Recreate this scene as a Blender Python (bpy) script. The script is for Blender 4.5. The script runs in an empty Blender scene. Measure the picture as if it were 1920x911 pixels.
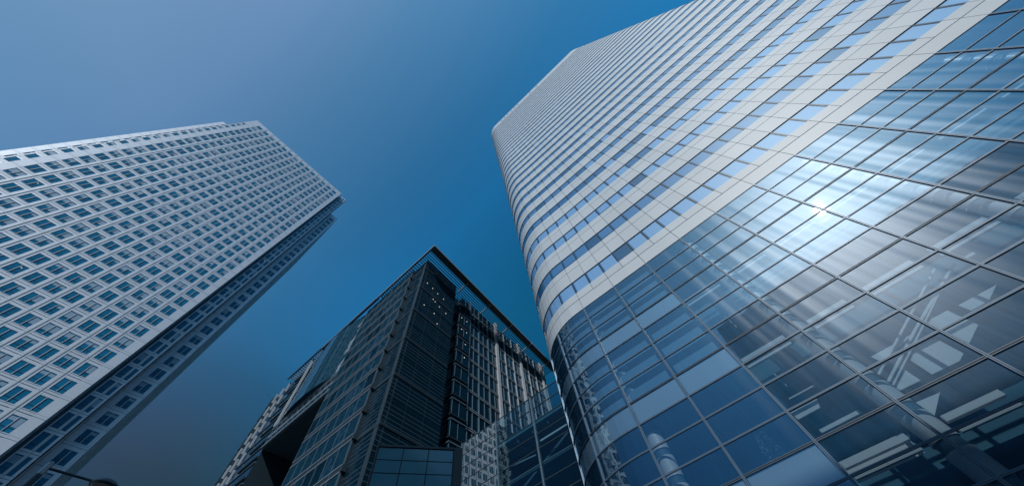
import bpy, bmesh, math, random
from math import sin, cos, pi, radians, sqrt, atan2, hypot
from mathutils import Vector, Matrix
random.seed(11)
scene = bpy.context.scene
COL = scene.collection

# ------------------------------------------------------------------ camera
CAMZ = 1.6
R = [[0.7440221718, 0.6613157620, -0.0953544485],
     [-0.6264360749, 0.6407874855, -0.4438121703],
     [-0.2323980463, 0.3899395612, 0.8910321468]]        # rows: right, down, forward
FPX, PW, PH = 581.408, 1920.0, 911.0
cam_data = bpy.data.cameras.new('camera')
cam_data.sensor_fit = 'HORIZONTAL'
cam_data.sensor_width = 36.0
cam_data.lens = 36.0 * FPX / PW
cam_data.clip_start = 0.1
cam_data.clip_end = 6000
cam = bpy.data.objects.new('camera', cam_data)
COL.objects.link(cam)
cam.matrix_world = Matrix(((R[0][0], -R[1][0], -R[2][0], 0), (R[0][1], -R[1][1], -R[2][1], 0),
                           (R[0][2], -R[1][2], -R[2][2], CAMZ), (0, 0, 0, 1)))
scene.camera = cam

# ------------------------------------------------------------------ light
SUN = Vector((0.3979, -0.7075, 0.5841)).normalized()
sun_el = math.asin(SUN.z)
sun_az = atan2(SUN.x, SUN.y)
world = bpy.data.worlds.new("World"); scene.world = world
world.use_nodes = True
wn = world.node_tree; wn.nodes.clear()
w_out = wn.nodes.new('ShaderNodeOutputWorld'); w_bg = wn.nodes.new('ShaderNodeBackground')
w_bg.inputs['Strength'].default_value = 0.11
sky = wn.nodes.new('ShaderNodeTexSky'); sky.sky_type = 'NISHITA'; sky.sun_disc = False
sky.sun_elevation = sun_el; sky.sun_rotation = sun_az
sky.air_density = 1.0; sky.dust_density = 0.6; sky.ozone_density = 2.5
w_tc = wn.nodes.new('ShaderNodeTexCoord'); w_sep = wn.nodes.new('ShaderNodeSeparateXYZ')
def ramp(stops):
    n = wn.nodes.new('ShaderNodeValToRGB'); e = n.color_ramp.elements
    e[0].position, e[0].color = stops[0][0], stops[0][1] + (1,); e[1].position, e[1].color = stops[-1][0], stops[-1][1] + (1,)
    for p, c in stops[1:-1]: q = e.new(p); q.color = c + (1,)
    return n
def mult(a, b):
    n = wn.nodes.new('ShaderNodeMixRGB'); n.blend_type = 'MULTIPLY'; n.inputs[0].default_value = 1
    wn.links.new(a, n.inputs[1]); wn.links.new(b, n.inputs[2]); return n.outputs[0]
# murky dim air low down, clear above
low = ramp(((0.0, (0.12, 0.10, 0.08)), (0.30, (0.30, 0.14, 0.11)), (0.36, (0.55, 0.18, 0.14)), (0.40, (0.80, 0.21, 0.16)), (0.46, (0.95, 0.30, 0.25)), (0.56, (0.95, 0.50, 0.46)), (0.62, (1.0, 0.72, 0.70)), (0.69, (1.0, 0.88, 0.88)), (0.78, (1.0, 1.0, 1.0)), (1.0, (1.0, 1.0, 1.0))))
# paler towards the sunny south, saturated deep blue away from it
T0 = lambda t: (t + 0.6) / 1.7
south = ramp(((0.0, (0.03, 0.65, 0.80)), (T0(-0.31), (0.078, 0.87, 1.03)), (T0(-0.015), (0.18, 1.24, 1.58)), (T0(0.175), (0.336, 1.20, 1.40)), (T0(0.44), (0.78, 1.38, 1.42)), (T0(0.60), (1.25, 1.55, 1.50)), (T0(0.73), (1.30, 1.55, 1.42)), (1.0, (1.1, 1.45, 1.5))))
w_dot = wn.nodes.new('ShaderNodeVectorMath'); w_dot.operation = 'DOT_PRODUCT'; w_dot.inputs[1].default_value = (-0.0633, -0.974, 0.2175)
w_mr = wn.nodes.new('ShaderNodeMapRange'); w_mr.inputs['From Min'].default_value = -0.6; w_mr.inputs['From Max'].default_value = 1.1
wn.links.new(w_tc.outputs['Generated'], w_sep.inputs[0]); wn.links.new(w_tc.outputs['Generated'], w_dot.inputs[0])
wn.links.new(w_dot.outputs['Value'], w_mr.inputs['Value']); wn.links.new(w_mr.outputs[0], south.inputs[0])
wn.links.new(w_sep.outputs['Z'], low.inputs[0])
milky = ramp(((0.0, (0.10, 0.18, 0.26)), (0.35, (0.19, 0.32, 0.45)), (0.46, (0.34, 0.50, 0.62)), (0.57, (0.72, 0.84, 0.90)), (0.75, (1.0, 1.0, 1.0)), (1.0, (1.0, 1.0, 1.0))))
w_mr2 = wn.nodes.new('ShaderNodeMapRange'); w_mr2.interpolation_type = 'SMOOTHSTEP'; w_mr2.inputs['From Min'].default_value = 0.04; w_mr2.inputs['From Max'].default_value = 0.60
wn.links.new(w_sep.outputs['Z'], milky.inputs[0]); wn.links.new(w_dot.outputs['Value'], w_mr2.inputs['Value'])
w_lm = wn.nodes.new('ShaderNodeMixRGB'); wn.links.new(w_mr2.outputs[0], w_lm.inputs[0]); wn.links.new(low.outputs[0], w_lm.inputs[1]); wn.links.new(milky.outputs[0], w_lm.inputs[2])
wn.links.new(mult(mult(sky.outputs[0], w_lm.outputs[0]), south.outputs[0]), w_bg.inputs[0]); wn.links.new(w_bg.outputs[0], w_out.inputs[0])

sd = bpy.data.lights.new('sun', 'SUN'); sd.energy = 3.0; sd.angle = radians(0.5); sd.color = (1.0, 0.98, 0.95)
so = bpy.data.objects.new('sun', sd); COL.objects.link(so)
so.rotation_euler = SUN.to_track_quat('Z', 'Y').to_euler(); so.location = (60, -120, 260)
scene.view_settings.view_transform = 'Standard'
scene.view_settings.look = 'None'
scene.view_settings.exposure = 0.0
scene.view_settings.gamma = 1.0
scene.render.engine = 'CYCLES'
scene.cycles.max_bounces = 8
scene.cycles.transparent_max_bounces = 12
scene.cycles.sample_clamp_indirect = 3.0
scene.cycles.caustics_reflective = False
scene.cycles.caustics_refractive = False

# ------------------------------------------------------------------ materials
def _new(name):
    m = bpy.data.materials.new(name); m.use_nodes = True
    nt = m.node_tree; nt.nodes.clear()
    out = nt.nodes.new('ShaderNodeOutputMaterial')
    return m, nt, out
def N(nt, t, **kw):
    n = nt.nodes.new(t)
    for k, v in kw.items():
        if k in n.inputs: n.inputs[k].default_value = v
        else: setattr(n, k, v)
    return n
def rgba(c): return (c[0], c[1], c[2], 1)
def solid(name, col, rough=0.5, metal=0.0, coat=0.0, var=0.12, scale=0.6, bump=0.0, spec=0.5, stretch=(1, 1, 1), coatr=0.04, isle=0.0):
    m, nt, out = _new(name)
    p = N(nt, 'ShaderNodeBsdfPrincipled'); p.inputs['Roughness'].default_value = rough
    p.inputs['Metallic'].default_value = metal; p.inputs['Coat Weight'].default_value = coat
    p.inputs['Coat Roughness'].default_value = coatr; p.inputs['Specular IOR Level'].default_value = spec; p.inputs['Coat Tint'].default_value = (0.75, 0.9, 1, 1)
    tc = N(nt, 'ShaderNodeTexCoord'); mp = N(nt, 'ShaderNodeMapping'); mp.inputs['Scale'].default_value = stretch
    no = N(nt, 'ShaderNodeTexNoise'); no.inputs['Scale'].default_value = scale; no.inputs['Detail'].default_value = 5
    mx = N(nt, 'ShaderNodeMixRGB'); mx.inputs[1].default_value = rgba([c * (1 - var) for c in col]); mx.inputs[2].default_value = rgba([min(1, c * (1 + var)) for c in col])
    nt.links.new(tc.outputs['Object'], mp.inputs[0]); nt.links.new(mp.outputs[0], no.inputs[0])
    nt.links.new(no.outputs[0], mx.inputs[0])
    if isle:                                              # every panel its own slight tone
        ge = N(nt, 'ShaderNodeNewGeometry'); r_ = N(nt, 'ShaderNodeMapRange'); r_.inputs['To Min'].default_value = 1 - isle; r_.inputs['To Max'].default_value = 1 + isle * 0.6
        vm = N(nt, 'ShaderNodeMixRGB', blend_type='MULTIPLY'); vm.inputs[0].default_value = 1
        nt.links.new(ge.outputs['Random Per Island'], r_.inputs['Value']); nt.links.new(mx.outputs[0], vm.inputs[1]); nt.links.new(r_.outputs[0], vm.inputs[2])
        nt.links.new(vm.outputs[0], p.inputs['Base Color'])
    else: nt.links.new(mx.outputs[0], p.inputs['Base Color'])
    if bump:
        b = N(nt, 'ShaderNodeBump'); b.inputs['Strength'].default_value = bump; b.inputs['Distance'].default_value = 0.02
        nt.links.new(no.outputs[0], b.inputs['Height']); nt.links.new(b.outputs[0], p.inputs['Normal'])
        if coat: nt.links.new(b.outputs[0], p.inputs['Coat Normal'])
    nt.links.new(p.outputs[0], out.inputs[0])
    return m
def see_through(name, tint, ior=1.55, haze=0.05, hrough=0.36, mirror=0.0, wave=0.25, wscale=(0.35, 0.35, 0.9), core=0.024, tilt=0.02, gtint=(0.55, 0.82, 1)):
    """flat architectural glass: see-through, fresnel mirror, and a thin film of dirt that spreads the sun's glint"""
    m, nt, out = _new(name)
    tr = N(nt, 'ShaderNodeBsdfTransparent'); tr.inputs[0].default_value = rgba(tint)
    gl = N(nt, 'ShaderNodeBsdfGlossy'); gl.inputs['Roughness'].default_value = 0.015; gl.inputs[0].default_value = rgba(gtint)
    hz = N(nt, 'ShaderNodeBsdfGlossy'); hz.inputs['Roughness'].default_value = hrough; hz.inputs[0].default_value = (0.10, 0.52, 1.0, 1)
    hc = N(nt, 'ShaderNodeBsdfGlossy'); hc.distribution = 'BECKMANN'; hc.inputs['Roughness'].default_value = 0.33; hc.inputs[0].default_value = (0.82, 0.91, 1.0, 1)
    # same reflectance from both sides (a pane, not a solid block): Schlick curve on the facing angle
    fr = N(nt, 'ShaderNodeLayerWeight'); fr.inputs[0].default_value = 0.5
    pw = N(nt, 'ShaderNodeMath', operation='POWER'); pw.inputs[1].default_value = 3.0
    ma = N(nt, 'ShaderNodeMath', operation='MULTIPLY_ADD'); ma.inputs[1].default_value = 0.9; ma.inputs[2].default_value = mirror + 1.7 * ((ior - 1) / (ior + 1)) ** 2; ma.use_clamp = True
    tc = N(nt, 'ShaderNodeTexCoord'); mp = N(nt, 'ShaderNodeMapping'); mp.inputs['Scale'].default_value = wscale
    no = N(nt, 'ShaderNodeTexNoise'); no.inputs['Scale'].default_value = 1.0; no.inputs['Detail'].default_value = 2
    bp = N(nt, 'ShaderNodeBump'); bp.inputs['Strength'].default_value = wave; bp.inputs['Distance'].default_value = 0.03
    mp2 = N(nt, 'ShaderNodeMapping'); mp2.inputs['Scale'].default_value = (11.0, 11.0, 0.35)     # wiping streaks in the dirt film
    no2 = N(nt, 'ShaderNodeTexNoise'); no2.inputs['Scale'].default_value = 1.0; no2.inputs['Detail'].default_value = 4
    mr = N(nt, 'ShaderNodeMapRange'); mr.inputs['From Min'].default_value = 0.3; mr.inputs['From Max'].default_value = 0.7
    mr.inputs['To Min'].default_value = haze * 0.75; mr.inputs['To Max'].default_value = haze * 1.3
    mix = N(nt, 'ShaderNodeMixShader'); mix2 = N(nt, 'ShaderNodeMixShader'); mix3 = N(nt, 'ShaderNodeMixShader')
    mix3.inputs[0].default_value = core
    mp3 = N(nt, 'ShaderNodeMapping'); mp3.inputs['Scale'].default_value = (0.8, 0.8, 0.03)     # roller waves drawn in the glass
    no3 = N(nt, 'ShaderNodeTexNoise'); no3.inputs['Scale'].default_value = 1.0; no3.inputs['Detail'].default_value = 1.0
    bp3 = N(nt, 'ShaderNodeBump'); bp3.inputs['Strength'].default_value = 1.0; bp3.inputs['Distance'].default_value = 0.075
    nt.links.new(tc.outputs['Object'], mp3.inputs[0]); nt.links.new(mp3.outputs[0], no3.inputs[0]); nt.links.new(no3.outputs[0], bp3.inputs['Height'])
    nt.links.new(bp3.outputs[0], hc.inputs['Normal'])
    L = nt.links.new
    L(tc.outputs['Object'], mp.inputs[0]); L(mp.outputs[0], no.inputs[0]); L(no.outputs[0], bp.inputs['Height'])
    ge = N(nt, 'ShaderNodeNewGeometry'); wh = N(nt, 'ShaderNodeTexWhiteNoise', noise_dimensions='1D')
    sb = N(nt, 'ShaderNodeVectorMath', operation='SUBTRACT'); sb.inputs[1].default_value = (0.5, 0.5, 0.5)
    sc = N(nt, 'ShaderNodeVectorMath', operation='SCALE'); sc.inputs['Scale'].default_value = tilt
    ad = N(nt, 'ShaderNodeVectorMath', operation='ADD'); nz = N(nt, 'ShaderNodeVectorMath', operation='NORMALIZE')
    L(ge.outputs['Random Per Island'], wh.inputs['W']); L(wh.outputs['Color'], sb.inputs[0]); L(sb.outputs[0], sc.inputs[0])
    L(bp.outputs[0], ad.inputs[0]); L(sc.outputs[0], ad.inputs[1]); L(ad.outputs[0], nz.inputs[0])
    L(nz.outputs[0], gl.inputs['Normal'])
    L(tc.outputs['Object'], mp2.inputs[0]); L(mp2.outputs[0], no2.inputs[0]); L(no2.outputs[0], mr.inputs[0])
    L(fr.outputs['Facing'], pw.inputs[0]); L(pw.outputs[0], ma.inputs[0]); L(ma.outputs[0], mix.inputs[0]); L(tr.outputs[0], mix.inputs[1]); L(gl.outputs[0], mix.inputs[2])
    L(mr.outputs[0], mix2.inputs[0]); L(mix.outputs[0], mix2.inputs[1]); L(hz.outputs[0], mix2.inputs[2])
    L(mix2.outputs[0], mix3.inputs[1]); L(hc.outputs[0], mix3.inputs[2])
    L(mix3.outputs[0], out.inputs[0])
    return m
def dark_glass(name, col, mirror=0.04, rough=0.02, wave=0.2, wscale=(0.5, 0.5, 0.5), ior=1.5, var=0.35, tint=(0.9, 0.95, 1), tilt=0.03):
    """opaque-looking facade glass with dark rooms behind it"""
    m, nt, out = _new(name)
    df = N(nt, 'ShaderNodeBsdfDiffuse'); gl = N(nt, 'ShaderNodeBsdfGlossy'); gl.inputs['Roughness'].default_value = rough
    gl.inputs[0].default_value = rgba(tint)
    fr = N(nt, 'ShaderNodeFresnel'); fr.inputs[0].default_value = ior
    ma = N(nt, 'ShaderNodeMath', operation='ADD'); ma.inputs[1].default_value = mirror; ma.use_clamp = True
    tc = N(nt, 'ShaderNodeTexCoord'); mp = N(nt, 'ShaderNodeMapping'); mp.inputs['Scale'].default_value = wscale
    no = N(nt, 'ShaderNodeTexNoise'); no.inputs['Scale'].default_value = 1.0; no.inputs['Detail'].default_value = 1.5
    bp = N(nt, 'ShaderNodeBump'); bp.inputs['Strength'].default_value = wave; bp.inputs['Distance'].default_value = 0.05
    n2 = N(nt, 'ShaderNodeTexNoise'); n2.inputs['Scale'].default_value = 0.45; n2.inputs['Detail'].default_value = 3
    mx = N(nt, 'ShaderNodeMixRGB'); mx.inputs[1].default_value = rgba([c * (1 - var) for c in col]); mx.inputs[2].default_value = rgba([c * (1 + var) for c in col])
    mix = N(nt, 'ShaderNodeMixShader'); L = nt.links.new
    L(tc.outputs['Object'], mp.inputs[0]); L(mp.outputs[0], no.inputs[0]); L(no.outputs[0], bp.inputs['Height'])
    ge = N(nt, 'ShaderNodeNewGeometry'); wh = N(nt, 'ShaderNodeTexWhiteNoise', noise_dimensions='1D')
    sb = N(nt, 'ShaderNodeVectorMath', operation='SUBTRACT'); sb.inputs[1].default_value = (0.5, 0.5, 0.5)
    sc = N(nt, 'ShaderNodeVectorMath', operation='SCALE'); sc.inputs['Scale'].default_value = tilt
    ad = N(nt, 'ShaderNodeVectorMath', operation='ADD'); nz = N(nt, 'ShaderNodeVectorMath', operation='NORMALIZE')
    L(ge.outputs['Random Per Island'], wh.inputs['W']); L(wh.outputs['Color'], sb.inputs[0]); L(sb.outputs[0], sc.inputs[0])
    L(bp.outputs[0], ad.inputs[0]); L(sc.outputs[0], ad.inputs[1]); L(ad.outputs[0], nz.inputs[0]); L(nz.outputs[0], gl.inputs['Normal'])
    L(tc.outputs['Object'], n2.inputs[0]); L(n2.outputs[0], mx.inputs[0]); L(mx.outputs[0], df.inputs[0])
    L(fr.outputs[0], ma.inputs[0]); L(ma.outputs[0], mix.inputs[0]); L(df.outputs[0], mix.inputs[1]); L(gl.outputs[0], mix.inputs[2])
    L(mix.outputs[0], out.inputs[0])
    return m
def lamp_mat(name, col, s):
    m, nt, out = _new(name)
    e = N(nt, 'ShaderNodeEmission'); e.inputs[0].default_value = rgba(col); e.inputs[1].default_value = s
    nt.links.new(e.outputs[0], out.inputs[0]); return m

M = {}
M['white'] = solid('white_enamel_panel', (0.48, 0.525, 0.555), 0.45, 0, 0.0, 0.05, 0.9, stretch=(1, 1, 0.12), spec=0.3, isle=0.05)
M['joint'] = solid('dark_joint', (0.05, 0.09, 0.13), 0.6)
M['frame'] = solid('dark_window_frame', (0.035, 0.07, 0.11), 0.4)
M['silver'] = solid('silver_mullion', (0.10, 0.16, 0.23), 0.42, 0.15, 0, 0.05)
M['gasket'] = solid('black_gasket', (0.012, 0.02, 0.028), 0.6)
M['glass'] = see_through('curtain_wall_glass', (0.52, 0.62, 0.68), haze=0.038, hrough=0.55, mirror=0.07)
M['blind_a'] = solid('pale_blind_behind_glass', (0.22, 0.37, 0.57), 0.45, 0, 1.0, 0.10, 9.0, stretch=(1, 1, 0.02))
M['blind_b'] = solid('blue_blind_behind_glass', (0.07, 0.19, 0.36), 0.4, 0, 1.0, 0.15, 6.0, stretch=(1, 1, 0.02))
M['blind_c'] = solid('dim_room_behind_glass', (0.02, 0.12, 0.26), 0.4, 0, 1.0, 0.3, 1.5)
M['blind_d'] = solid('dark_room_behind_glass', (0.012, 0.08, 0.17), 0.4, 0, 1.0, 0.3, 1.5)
M['panel'] = solid('grey_white_infill_panel', (0.56, 0.56, 0.56), 0.5, 0, 0.6, 0.04, 0.5)
M['panel_fine'] = solid('grey_speckled_infill_panel', (0.46, 0.48, 0.49), 0.5, 0, 0.6, 0.22, 14.0)
M['slab'] = solid('interior_ceiling', (0.07, 0.19, 0.25), 0.8, var=0.1)
M['back'] = solid('interior_wall', (0.02, 0.10, 0.16), 0.8, var=0.5, scale=0.3)
M['room_white'] = solid('interior_white', (0.72, 0.71, 0.69), 0.6, var=0.03)
M['column'] = solid('white_round_column', (0.62, 0.61, 0.59), 0.35, 0.0, 0, 0.03)
M['ring'] = solid('column_shadow_gap', (0.05, 0.12, 0.16), 0.6)
M['blind_int'] = solid('interior_roller_blind', (0.12, 0.24, 0.33), 0.7, var=0.12, scale=2.0, stretch=(4, 1, 0.05))
M['steel'] = solid('stainless_cladding', (0.57, 0.62, 0.69), 0.50, 0.45, 0, 0.06, 0.8, stretch=(1, 1, 0.15), isle=0.03)
M['steel_rib'] = solid('polished_steel_rib', (0.74, 0.73, 0.70), 0.35, 0.3, 0, 0.04)
M['steel_joint'] = solid('cladding_joint', (0.07, 0.11, 0.16), 0.6)
M['ocs_glass'] = dark_glass('office_window_glass', (0.010, 0.15, 0.29), -0.012, 0.03, 0.1)
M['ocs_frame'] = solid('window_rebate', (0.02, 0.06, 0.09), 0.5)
M['ocs_blind'] = solid('lowered_blind', (0.26, 0.36, 0.46), 0.5, 0, 0.5, 0.15, 1.0)
M['lamp_dot'] = lamp_mat('lit_ceiling_light', (1.0, 0.93, 0.8), 0.9)
M['mid_glass'] = dark_glass('dark_tinted_glass', (0.002, 0.016, 0.030), -0.024, 0.02, 0.35, (0.4, 0.4, 0.5))
M['mid_glass2'] = dark_glass('dark_teal_glass', (0.006, 0.034, 0.060), -0.005, 0.02, 0.35, (0.4, 0.4, 0.5))
M['atrium_glass'] = dark_glass('reflective_atrium_glass', (0.01, 0.05, 0.08), 0.10, 0.02, 0.6, (0.35, 0.35, 0.35))
M['mid_line'] = solid('pale_aluminium_sill', (0.27, 0.33, 0.39), 0.45, 0.0, 0, 0.08)
M['mid_mull'] = solid('grey_aluminium_mullion', (0.07, 0.12, 0.165), 0.45, 0.0, 0, 0.08)
M['mid_post'] = solid('white_metal_post', (0.33, 0.37, 0.41), 0.45, 0.0, 0, 0.05)
M['mid_dark'] = solid('dark_spandrel', (0.008, 0.022, 0.034), 0.5)
M['canopy'] = solid('dark_green_grey_fascia', (0.03, 0.07, 0.08), 0.5)
M['canopy_edge'] = solid('pale_canopy_edge', (0.30, 0.34, 0.36), 0.4, 0.4)
M['slat'] = solid('dark_louvre', (0.02, 0.04, 0.05), 0.5)
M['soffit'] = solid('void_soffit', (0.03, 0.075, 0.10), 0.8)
M['mirror_glass'] = dark_glass('mirror_backed_glass', (0.01, 0.03, 0.045), 0.07, 0.01, 0.16, (0.4, 0.4, 0.25), tint=(0.85, 0.93, 1), tilt=0.006)
M['link_glass'] = see_through('link_glass', (0.42, 0.58, 0.66), 1.5, 0.006, 0.3, 0.0, 0.3, core=0.0, gtint=(0.28, 0.44, 0.52))
M['pav_glass'] = dark_glass('pavilion_teal_glass', (0.09, 0.24, 0.30), 0.02, 0.12, 0.1)
M['over_wall'] = solid('dark_brick', (0.07, 0.075, 0.08), 0.8, var=0.2, scale=1.0)
M['pole'] = solid('dark_lamp_post', (0.03, 0.06, 0.075), 0.45, 0.3)
M['clamp'] = solid('galvanised_clamp', (0.30, 0.35, 0.38), 0.4, 0.6)
M['lens'] = solid('lamp_lens', (0.10, 0.13, 0.15), 0.3, 0, 0.5)
M['leaf'] = solid('pale_green_leaf', (0.20, 0.28, 0.25), 0.5, var=0.4, scale=8)
M['bark'] = solid('thin_stem', (0.06, 0.06, 0.05), 0.8)
M['pot'] = solid('charcoal_pot', (0.05, 0.055, 0.06), 0.6)
M['ground'] = solid('plaza_ground', (0.10, 0.11, 0.115), 0.8, var=0.2, scale=0.2, bump=0.2)
M['asphalt'] = solid('asphalt', (0.05, 0.052, 0.055), 0.85, var=0.25, scale=3.0, bump=0.4)
M['paving'] = solid('granite_paving', (0.24, 0.24, 0.235), 0.7, var=0.15, scale=2.0)
M['kerb'] = solid('granite_kerb', (0.30, 0.30, 0.29), 0.7, var=0.1)
M['paint'] = solid('road_paint', (0.75, 0.75, 0.72), 0.6, var=0.06)

# ------------------------------------------------------------------ mesh helpers
class MB:
    def __init__(s): s.v = []; s.f = []; s.m = []; s.mats = []; s.smooth = set()
    def mi(s, mat):
        if mat not in s.mats: s.mats.append(mat)
        return s.mats.index(mat)
    def quad(s, pts, mat, smooth=False):
        b = len(s.v); s.v += [tuple(p) for p in pts]; s.f.append(tuple(range(b, b + len(pts)))); s.m.append(s.mi(mat))
        if smooth: s.smooth.add(len(s.f) - 1)
    def hexa(s, c, mat, skip=()):
        """c: 8 corners, 0-3 bottom ring, 4-7 top ring"""
        b = len(s.v); s.v += [tuple(p) for p in c]; k = s.mi(mat)
        for i, q in enumerate(((3, 2, 1, 0), (4, 5, 6, 7), (0, 1, 5, 4), (1, 2, 6, 5), (2, 3, 7, 6), (3, 0, 4, 7))):
            if i in skip: continue
            s.f.append(tuple(b + j for j in q)); s.m.append(k)
    def build(s, name, parent=None, mats=None):
        me = bpy.data.meshes.new(name); me.from_pydata(s.v, [], s.f)
        for m in s.mats: me.materials.append(m)
        for i, p in enumerate(me.polygons):
            p.material_index = s.m[i]
            if i in s.smooth: p.use_smooth = True
        me.update()
        o = bpy.data.objects.new(name, me); COL.objects.link(o)
        if parent is not None:
            o.parent = parent
            w = parent.matrix_basis.copy()
            if parent.parent is not None: w = parent.parent.matrix_basis @ parent.matrix_parent_inverse @ parent.matrix_basis
            o.matrix_parent_inverse = w.inverted()
        return o
class Plane:
    """facade frame: s along the wall, d outward, z up"""
    def __init__(f, a, b):
        f.a = Vector((a[0], a[1], 0)); d = Vector((b[0] - a[0], b[1] - a[1], 0)); f.len = d.length; f.u = d.normalized()
        f.n = Vector((f.u.y, -f.u.x, 0))
    def P(f, s, d, z): p = f.a + f.u * s + f.n * d; return (p.x, p.y, z)
    def cuts(f, s0, s1): return [s0, s1]
def box(mb, F, s0, s1, d0, d1, z0, z1, mat):
    """box in the facade frame; follows the frame's curve"""
    ss = F.cuts(s0, s1); P = F.P
    for a, b in zip(ss[:-1], ss[1:]):
        sk = []
        if a != ss[0]: sk.append(5)
        if b != ss[-1]: sk.append(3)
        mb.hexa([P(a, d1, z0), P(b, d1, z0), P(b, d0, z0), P(a, d0, z0), P(a, d1, z1), P(b, d1, z1), P(b, d0, z1), P(a, d0, z1)], mat, sk)
def sheet(mb, F, s0, s1, d, z0, z1, mat):
    ss = F.cuts(s0, s1)
    for a, b in zip(ss[:-1], ss[1:]):
        mb.quad([F.P(a, d, z0), F.P(b, d, z0), F.P(b, d, z1), F.P(a, d, z1)], mat)
def bar(mb, p, q, w, h, mat):
    p = Vector(p); q = Vector(q); t = (q - p).normalized()
    up = Vector((0, 0, 1)) if abs(t.z) < 0.95 else Vector((1, 0, 0))
    x = t.cross(up).normalized() * w / 2; y = x.cross(t).normalized() * h / 2
    mb.hexa([p - x - y, p + x - y, q + x - y, q - x - y, p - x + y, p + x + y, q + x + y, q - x + y], mat)
def tube(mb, p, q, r0, r1, mat, n=14, caps=True):
    p = Vector(p); q = Vector(q); t = (q - p).normalized()
    a = t.orthogonal().normalized(); b = t.cross(a)
    r_p = [p + (a * cos(2 * pi * i / n) + b * sin(2 * pi * i / n)) * r0 for i in range(n)]
    r_q = [q + (a * cos(2 * pi * i / n) + b * sin(2 * pi * i / n)) * r1 for i in range(n)]
    for i in range(n):
        j = (i + 1) % n; mb.quad([r_p[i], r_p[j], r_q[j], r_q[i]], mat, True)
    if caps: mb.quad(r_p[::-1], mat); mb.quad(r_q, mat)
def block(mb, x0, x1, y0, y1, z0, z1, mat):
    mb.hexa([(x0, y0, z0), (x1, y0, z0), (x1, y1, z0), (x0, y1, z0), (x0, y0, z1), (x1, y0, z1), (x1, y1, z1), (x0, y1, z1)], mat)
def prism(mb, pts, z0, z1, mat):
    n = len(pts)
    mb.quad([(p[0], p[1], z0) for p in pts][::-1], mat); mb.quad([(p[0], p[1], z1) for p in pts], mat)
    for i in range(n):
        a, b = pts[i], pts[(i + 1) % n]; mb.quad([(a[0], a[1], z0), (b[0], b[1], z0), (b[0], b[1], z1), (a[0], a[1], z1)], mat)
def thing(name, label, cat, loc, group=None):
    o = bpy.data.objects.new(name, None); COL.objects.link(o); o.location = loc
    o.empty_display_size = 0.5
    o['label'] = label; o['category'] = cat
    if group: o['group'] = group
    return o
def structure(name, mb):
    o = mb.build(name); o['kind'] = 'structure'; return o
def pix(p):
    x, y, z = p[0], p[1], p[2] - CAMZ
    c = [r[0] * x + r[1] * y + r[2] * z for r in R]
    if c[2] < 0.3: return None
    return (PW / 2 + FPX * c[0] / c[2], PH / 2 + FPX * c[1] / c[2])
def seen_area(q):
    ps = [pix(p) for p in q]
    if any(p is None for p in ps): return 0
    # clip to the frame (Sutherland-Hodgman) so that only what the photo shows counts
    def clip(poly, f, inter):
        out = []
        for i in range(len(poly)):
            a, b = poly[i - 1], poly[i]
            if f(b):
                if not f(a): out.append(inter(a, b))
                out.append(b)
            elif f(a): out.append(inter(a, b))
        return out
    for ax, lim, sg in ((0, 0, 1), (0, PW, -1), (1, 0, 1), (1, PH, -1)):
        def f(p): return sg * (p[ax] - lim) >= 0
        def it(a, b):
            t = (lim - a[ax]) / (b[ax] - a[ax]); return (a[0] + t * (b[0] - a[0]), a[1] + t * (b[1] - a[1]))
        ps = clip(ps, f, it)
        if len(ps) < 3: return 0
    return abs(sum(ps[i - 1][0] * ps[i][1] - ps[i][0] * ps[i - 1][1] for i in range(len(ps)))) / 2
class Repeat:
    """many equal parts of one thing: the 100 that show largest become parts, the rest one 'stuff' part"""
    def __init__(s, name, parent): s.name = name; s.parent = parent; s.items = []
    def add(s, F, s0, s1, d, z0, z1, fn, w=1.0):
        q = [F.P(s0, d, z0), F.P(s1, d, z0), F.P(s1, d, z1), F.P(s0, d, z1)]
        nrm = (Vector(q[1]) - Vector(q[0])).cross(Vector(q[3]) - Vector(q[0]))
        facing = nrm.dot(Vector((0, 0, CAMZ)) - Vector(q[0])) > 0
        s.items.append((seen_area(q) * w if facing else 0, fn))
    def finish(s, top=100):
        s.items.sort(key=lambda t: -t[0])
        out = []
        for a, fn in s.items[:top]:
            mb = MB(); fn(mb); o = mb.build(s.name, s.parent); out.append(o)
            if hasattr(fn, 'sub'):
                sb_ = MB(); fn.sub(sb_)
                if sb_.f: sb_.build('blind', o)
        if s.items[top:]:
            mb = MB()
            for a, fn in s.items[top:]:
                fn(mb)
                if hasattr(fn, 'sub'): fn.sub(mb)
            o = mb.build(s.name, s.parent); o['kind'] = 'stuff'
        return out

# ------------------------------------------------------------------ ground
mb = MB(); block(mb, -2500, 2500, -2500, 2500, -1.0, 0.0, M['ground']); structure('ground', mb)
mb = MB(); block(mb, -16, 70, 9.0, 21.2, 0.0, 0.13, M['paving']); structure('pavement', mb)
mb = MB(); block(mb, -16, 70, 8.7, 8.997, 0.0, 0.15, M['kerb']); structure('kerb', mb)
mb = MB(); mb.quad([(-90, -1.5, 0.004), (110, -1.5, 0.004), (110, 8.69, 0.004), (-90, 8.69, 0.004)], M['asphalt']); structure('road', mb)
mb = MB()
for i in range(30):
    x = -80 + i * 6.2
    mb.quad([(x, 3.5, 0.008), (x + 3, 3.5, 0.008), (x + 3, 3.62, 0.008), (x, 3.62, 0.008)], M['paint'])
structure('road_marking', mb)

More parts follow.
